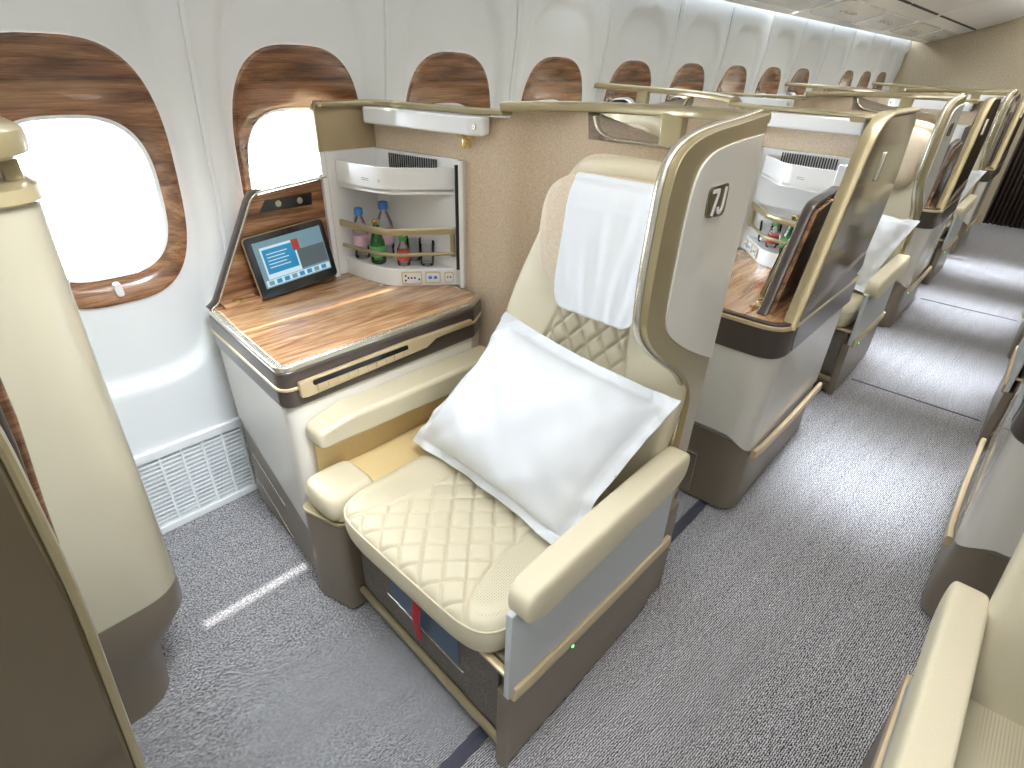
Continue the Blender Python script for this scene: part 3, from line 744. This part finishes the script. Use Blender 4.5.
# ------------------------------------------------------------------ DIVIDER
FR = smooth_path([(-1.965, 1.332, 0), (-1.44, 1.40, 0), (-1.33, 1.425, 0), (-1.285, 1.50, 0), (-1.09, 1.503, 0), (-1.06, 1.503, 0), (-.70, 1.50, 0), (-.56, 1.41, 0)], .05, 5)
def make_divider(kind):
    """kind: 'window' (console by the wall, wing by the aisle) or 'aisle'"""
    t = thing('seat_divider', 'x', 'divider', (-1.2, 1.45, 0))
    F2 = [(p[0], p[1]) for p in FR]
    def strip(d0, d1): 
        P = F2 + [(F2[-1][0] + .004, F2[-1][1] - .0)]
        a = []
        for d in (d0, d1):
            L_ = []
            for i, p in enumerate(F2):
                q0 = Vector(F2[max(i - 1, 0)]); q1 = Vector(F2[min(i + 1, len(F2) - 1)]); e = (q1 - q0).normalized(); n = Vector((-e.y, e.x)); L_.append((p[0] + n.x * d, p[1] + n.y * d))
            a.append(L_)
        return a[0] + a[1][::-1]
    zt = lambda x, y: 1.462 if x < -1.40 else (1.495 if x < -1.08 else 1.43)
    # split the panel into left and right of the slot so tops stay level
    prism('fabric_panel', strip(0, .022), .10, lambda x, y: 1.465 if x < -1.33 else (1.50 if x < -1.085 else 1.425), M['tan'], t)
    th = (.030, .078)
    def back():
        a = []; 
        for i, p in enumerate(F2):
            q0 = Vector(F2[max(i - 1, 0)]); q1 = Vector(F2[min(i + 1, len(F2) - 1)]); e = (q1 - q0).normalized(); n = Vector((-e.y, e.x)); d = .035 if p[0] < -1.36 else (.055 if p[0] < -.74 else .03)
            a.append((p[0] + n.x * d, p[1] + n.y * d))
        return a
    BK = back(); fr_ = strip(.022, .022)[:len(F2)]
     
    pts = fr_ + BK[::-1]
    prism('back_shell', pts, .40, lambda x, y: 1.465 if x < -1.33 else (1.50 if x < -1.085 else 1.425), M['pearl_warm'], t, bevel=0)
    n = len(BK); F_ = []; V = []
    for z, dd in ((.405, .004), (.33, .006), (.25, .05), (.10, .065), (.0, .07)):
        k_ = (1 if kind == 'aisle' else 0); V += [(x, y, z) for x, y in fr_] + [(x, y - min(dd * k_, .012 if x < -1.36 else .05), z) for x, y in BK[::-1]]
    m_ = 2 * n
    for q in range(4): F_ += [(q * m_ + i, q * m_ + (i + 1) % m_, (q + 1) * m_ + (i + 1) % m_, (q + 1) * m_ + i) for i in range(m_)]
    F_ += [tuple(range(m_))[::-1], tuple(range(4 * m_, 5 * m_))]
    mk('kick_base', V, F_, M['brown'], t)
    # block above B left of the slot
    # rails
    ra = [(-1.94, 1.10, 1.478), (-1.952, 1.25, 1.478), (-1.94, 1.335, 1.478), (-1.45, 1.392, 1.480), (-1.33, 1.405, 1.484)]
    mk('top_rail', *sweep(smooth_path(ra, .06), .055, .020), M['gold'], t)
    rb = [(-1.345, 1.395, 1.500), (-1.20, 1.48, 1.508), (-1.05, 1.525, 1.513), (-.75, 1.51, 1.520), (-.525, 1.365, 1.530)]
    mk('upper_rail', *sweep(smooth_path(rb, .09), .055, .030), M['gold'], t)
    rc = [(-1.06, 1.51, 1.49), (-1.045, 1.51, 1.45), (-1.0, 1.515, 1.432), (-.70, 1.50, 1.432), (-.555, 1.40, 1.435)]
    mk('slot_rail', *sweep(smooth_path(rc, .03), .045, .012), M['silver'], t)
    v, f = bx(-.835, -.77, 1.485, 1.515, 1.43, 1.515); mk('rail_bracket', v, f, M['gold'], t, bevel=.004)
    if kind == 'window':
        prism('return_panel', fillet([(1.095, .87), (1.095, 1.475), (1.335, 1.475), (1.335, .87)], [0, .03, 0, 0]), -1.965, -1.952, M['olive'], t, 'yz')
        mk('return_rim', *sweep(smooth_path([(-1.955, 1.092, 1.24), (-1.955, 1.092, 1.475), (-1.955, 1.13, 1.482)], .03), .012, .03, up=(1, 0, 0)), M['gold'], t)
    # lamp housing
    lh = fillet([(-1.93, 1.27), (-1.93, 1.332), (-1.395, 1.395), (-1.385, 1.35), (-1.43, 1.325)], [.01, 0, 0, .02, .03])
    prism('lamp_housing', lh, 1.412, 1.468, M['white'], t, bevel=.008)
    v, f = lathe([(.0, 0), (.014, 0), (.017, .005), (.016, .026), (.030, .036), (.036, .044)], -1.465, 1.355, 1.370, 20); mk('reading_lamp', v, f, M['brass'], t)
    v, f = lathe([(.0, 0), (.010, 0), (.010, .004)], -1.41, 1.333, 1.44, 14, 'y'); mk('lamp_switch', v, f, M['silver'], t)
    if kind == 'window':
        W0 = [(1.372, 1.540), (1.25, 1.528), (1.12, 1.518), (1.05, 1.506), (.998, 1.482), (.978, 1.435), (.972, 1.36), (.966, 1.28), (.966, 1.20), (.972, 1.14), (1.015, 1.085), (1.11, 1.015), (1.22, .94), (1.278, .86), (1.278, .75), (1.268, .65)]
        def chaikin(p, n=3):
            for _ in range(n): p = [p[0]] + [q for a, b in zip(p, p[1:]) for q in ((a[0] * .75 + b[0] * .25, a[1] * .75 + b[1] * .25), (a[0] * .25 + b[0] * .75, a[1] * .25 + b[1] * .75))] + [p[-1]]
            return p
        WF = chaikin(W0); W = WF + [(1.26, .52), (1.325, .50), (1.342, .70), (1.348, .90), (1.352, 1.2), (1.365, 1.4)]
        prism('wing_frame', W, -.545, -.508, M['gold'], t, 'yz', bevel=.012, seg=4)
        mk('wing_liner', *prism_vf(offset(W, -.03), -.552, -.540, 'yz'), M['pearl_warm'], t, bevel=.003)
        W2 = chaikin([(1.356, 1.500), (1.20, 1.492), (1.105, 1.478), (1.062, 1.44), (1.050, 1.36), (1.046, 1.26), (1.043, 1.16), (1.06, 1.11), (1.14, 1.055), (1.24, 1.0), (1.348, .95)])
        prism('wing_panel', W2, -.51, -.5035, M['pearl'], t, 'yz', bevel=.004)
        edge = [(-.532, y, z) for y, z in offset(WF, .001)]
        mk('wing_rim', *sweep(edge, .012, .016, up=(1, 0, 0)), M['silver'], t)
        plq = fillet([(1.128, 1.352), (1.218, 1.346), (1.216, 1.416), (1.126, 1.414)], .018)
        sg = prism('seat_sign', plq, -.5045, -.4995, M['shell'], t, 'yz', bevel=.001)
    return t
def sign_text(t):
    def Q(y, z): return (-.4985, 1.172 + y + z * .04, 1.381 + z)
    a = sweep([Q(-.030, .024), Q(-.003, .024), Q(-.018, -.026)], .0025, .0075, up=(1, 0, 0), round_=False)
    a = sweep([Q(-.032, .023), Q(-.004, .023), Q(-.005, .018), Q(-.018, -.027)], .0075, .002, up=(1, 0, 0), round_=False)
    J = [Q(.028, .027), Q(.026, -.014), Q(.022, -.023), Q(.014, -.025), Q(.007, -.021), Q(.005, -.012)]
    b = sweep(smooth_path(J, .006, 3), .0075, .002, up=(1, 0, 0), round_=False)
    return mk('sign_text', *join(a, b), M['white'], t, smooth=30)

# ------------------------------------------------------------------ BUILD AND PLACE
seat = make_seat(); cons_w = make_console(False); cons_a = make_console(True); bar = make_minibar(); tab = make_tablet()
div_w = make_divider('window'); div_a = make_divider('aisle')
cloth = make_cloth(); pil = make_pillow()
btl = [bottle('water', -1.895, 1.19, s=1.0), bottle('water', -1.84, 1.265, s=1.12), bottle('green', -1.795, 1.195, s=.97), bottle('juice', -1.71, 1.25), bottle('glass', -1.65, 1.315), bottle('glass', -1.735, 1.32)]
index()
STEP = 1.365
ROWN = {0: 'nearest the camera at left', 1: 'nearest full row', 2: 'second row', 3: 'third row', 4: 'fourth row', 5: 'fifth row', 6: 'last row by the bulkhead'}
def place(src, first, mirror, dx, dy, label, group=None, skip=()):
    """first: use src itself; mirror about x=mirror when given"""
    o = src if first else copy_tree(src, skip=skip)
    x, y, z = src['_o']
    if mirror is not None: o.location = (2 * mirror - x + dx, y + dy, z); o.scale = (-1, 1, 1)
    else: o.location = (x + dx, y + dy, z); o.scale = (1, 1, 1)
    o['label'] = label
    if group: o['group'] = group
    return o
SK = ('sign_text', 'app_icon', 'text_line')
OC = {1: 'in the nearest full row', 2: 'in the second row back', 3: 'in the third row back', 4: 'in the fourth row back', 5: 'in the fifth row back', 6: 'in the last row before the bulkhead'}
BN = ['short blue-capped water bottle at the wall end', 'taller blue-capped water bottle behind the green bottle', 'green glass bottle with gold cap behind the rail', 'small green-capped bottle with red label', 'clear glass nearest the right end of the shelf', 'clear glass behind the small red-labelled bottle']
for r_ in (1, 3, 5):
    d = STEP * (r_ - 1); f = r_ == 1
    place(seat, f, None, 0, d, 'cream quilted aisle seat ' + (('under the big white pillow, ' + OC[1]) if f else OC[r_]), 'cream leather seats')
    place(cons_w, f, None, 0, d, 'wood-topped console by the windows ' + OC[r_], 'seat side consoles')
    place(bar, f, None, 0, d, 'white bottle shelf in the window console corner ' + OC[r_], 'minibar shelves')
    place(div_w, f, None, 0, d, ('tan divider with 7J sign on its aisle wing' if f else 'tan divider with aisle wing ' + OC[r_]), 'tan seat dividers')
    place(tab, f, None, 0, d, 'black tablet with lit screen on the window console ' + OC[r_], 'seat tablets', SK if not f else ())
    if f: place(cloth, f, None, 0, d, 'white cloth hung over the headrest of the nearest seat')
    place(pil, f, None, 0, d, 'white flanged pillow leaning on the aisle seat ' + OC[r_], 'white pillows')
    if r_ <= 3:
        for i, b_ in enumerate(btl): place(b_, f, None, 0, d, BN[i] + (' in the nearest console' if f else ' by the windows, third row'), 'bottles and glasses on the shelves')
for r_ in (2, 4, 6):
    d = STEP * (r_ - 1); f = r_ == 2; mc = -1.27
    place(seat, False, mc, 0, d, 'cream window seat ' + OC[r_], 'cream leather seats')
    place(cons_a, f, mc, 0, d, 'aisle console with glossy bronze shell ' + OC[r_], 'seat side consoles')
    place(bar, False, mc, 0, d, 'white bottle shelf inside the bronze-shelled aisle console ' + OC[r_], 'minibar shelves')
    place(div_a, f, mc, 0, d, 'tan divider behind the aisle console ' + OC[r_], 'tan seat dividers')
    place(tab, False, mc, 0, d, 'dark tablet inside the aisle console shell ' + OC[r_], 'seat tablets', SK)
    if r_ == 2:
        for i, b_ in enumerate(btl): place(b_, False, mc, 0, d, BN[i].replace('the wall end', 'the aisle end') + ', second row aisle console', 'bottles and glasses on the shelves')
# row 0, left edge of the picture
def front_shell():
    t = thing('seat_divider', 'large cream seat-back shell with bronze foot at the left edge', 'divider', (-1.7, 0, 0), 'tan seat dividers')
    def outl(dx, dy): return fillet([(-2.02, .180 - dy), (-1.275 - dx, .172 - dy), (-1.262 - dx, -.75), (-2.02, -.75)], [0, .11, 0, 0], 14)
    def rings(name, R_, mat, bev=0):
        V, F = [], []; n = len(outl(0, 0))
        for z, dx, dy in R_: V += [(x, y, z) for x, y in outl(dx, dy)]
        for q in range(len(R_) - 1): F += [(q * n + i, q * n + (i + 1) % n, (q + 1) * n + (i + 1) % n, (q + 1) * n + i) for i in range(n)]
        F += [tuple(range(n))[::-1], tuple(range((len(R_) - 1) * n, len(R_) * n))]
        return mk(name, V, F, mat, t, smooth=30)
    rings('back_shell', [(.418, 0, 0), (.8, -.002, -.004), (1.1, 0, -.006), (1.378, .01, -.016)], M['pearl_warm'])
    rings('kick_base', [(0, .055, .105), (.10, .05, .095), (.20, .04, .085), (.27, .015, .04), (.33, .002, .004), (.418, 0, 0)], M['brown'])
    rings('lower_rim', [(1.378, .008, -.018), (1.384, .0, -.024), (1.406, .004, -.020), (1.412, .015, -.01)], M['gold'])
    pr = [(x, y, 1.478) for x, y in outl(.02, .005)][:-1]
    mk('top_rail', *sweep(pr, .075, .055), M['gold'], t)
    v, f = bx(-1.44, -1.36, .145, .175, 1.40, 1.46); mk('rail_bracket', v, f, M['gold'], t, bevel=.004)
    v, f = bx(-2.0, -1.32, .10, .118, 1.40, 1.425); mk('slot_rail', v, f, M['pearl_warm'], t, bevel=.004)
front_shell()
def front_console():
    t = thing('side_console', 'glossy bronze console shell in the bottom left corner', 'console', (-.8, -.4, 0), 'seat side consoles')
    P_ = fillet([(-1.0, .02), (-.105, .02), (-.085, .40), (-.040, .86), (-.014, 1.20), (-.010, 1.40), (-.035, 1.50), (-1.0, 1.50)], [0, 0, .1, .1, .1, .03, .03, 0])
    prism('aisle_shell', P_, -.53, -.495, M['shell'], t, 'yz', bevel=.006)
    e = smooth_path([(-.512, y, z) for y, z in ((-.084, .40), (-.038, .86), (-.012, 1.20), (-.008, 1.40), (-.033, 1.502), (-.9, 1.505))], .06)
    mk('shell_rim', *sweep(e, .010, .040, up=(1, 0, 0)), M['gold'], t)
    P3 = fillet([(-.9, .88), (-.09, .88), (-.04, 1.10), (-.014, 1.206), (-.010, 1.255), (-.001, 1.34), (.001, 1.386), (-.01, 1.43), (-.9, 1.43)], .02)
    prism('shell_lining', P3, -.558, -.532, M['dark'], t, 'yz', bevel=.003)
    prism('side_panel', [(y + .008, z + .01) for y, z in P3], -.585, -.56, M['wood'], t, 'yz', bevel=.003)
    prism('console_body', [(-1.13, -.75), (-.535, -.75), (-.535, -.09), (-1.13, -.09)], .30, .86, M['pearl'], t, bevel=.01)
    prism('kick_panel', [(-1.12, -.74), (-.54, -.74), (-.54, -.11), (-1.12, -.11)], .0, .30, M['brown'], t, bevel=.01)
front_console()
# middle block
mb = -.16
for r_ in (1, 3, 5):
    d = STEP * (r_ - 1)
    place(seat, False, mb, 0, d, 'cream seat across the aisle ' + OC[r_], 'cream leather seats')
place(pil, False, mb, 0.10, -.02, 'white pillow on the seat in the bottom right corner', 'white pillows')
for r_ in (2, 4):
    place(cons_a, False, None, 2.22, STEP * (r_ - 1), 'bronze-based console across the aisle ' + OC[r_], 'seat side consoles')
sign = [c for c in kids(div_w) if c.name.startswith('seat_sign')][0]
sign_text(sign)
for o in list(bpy.data.objects):
    if '_o' in o: del o['_o']
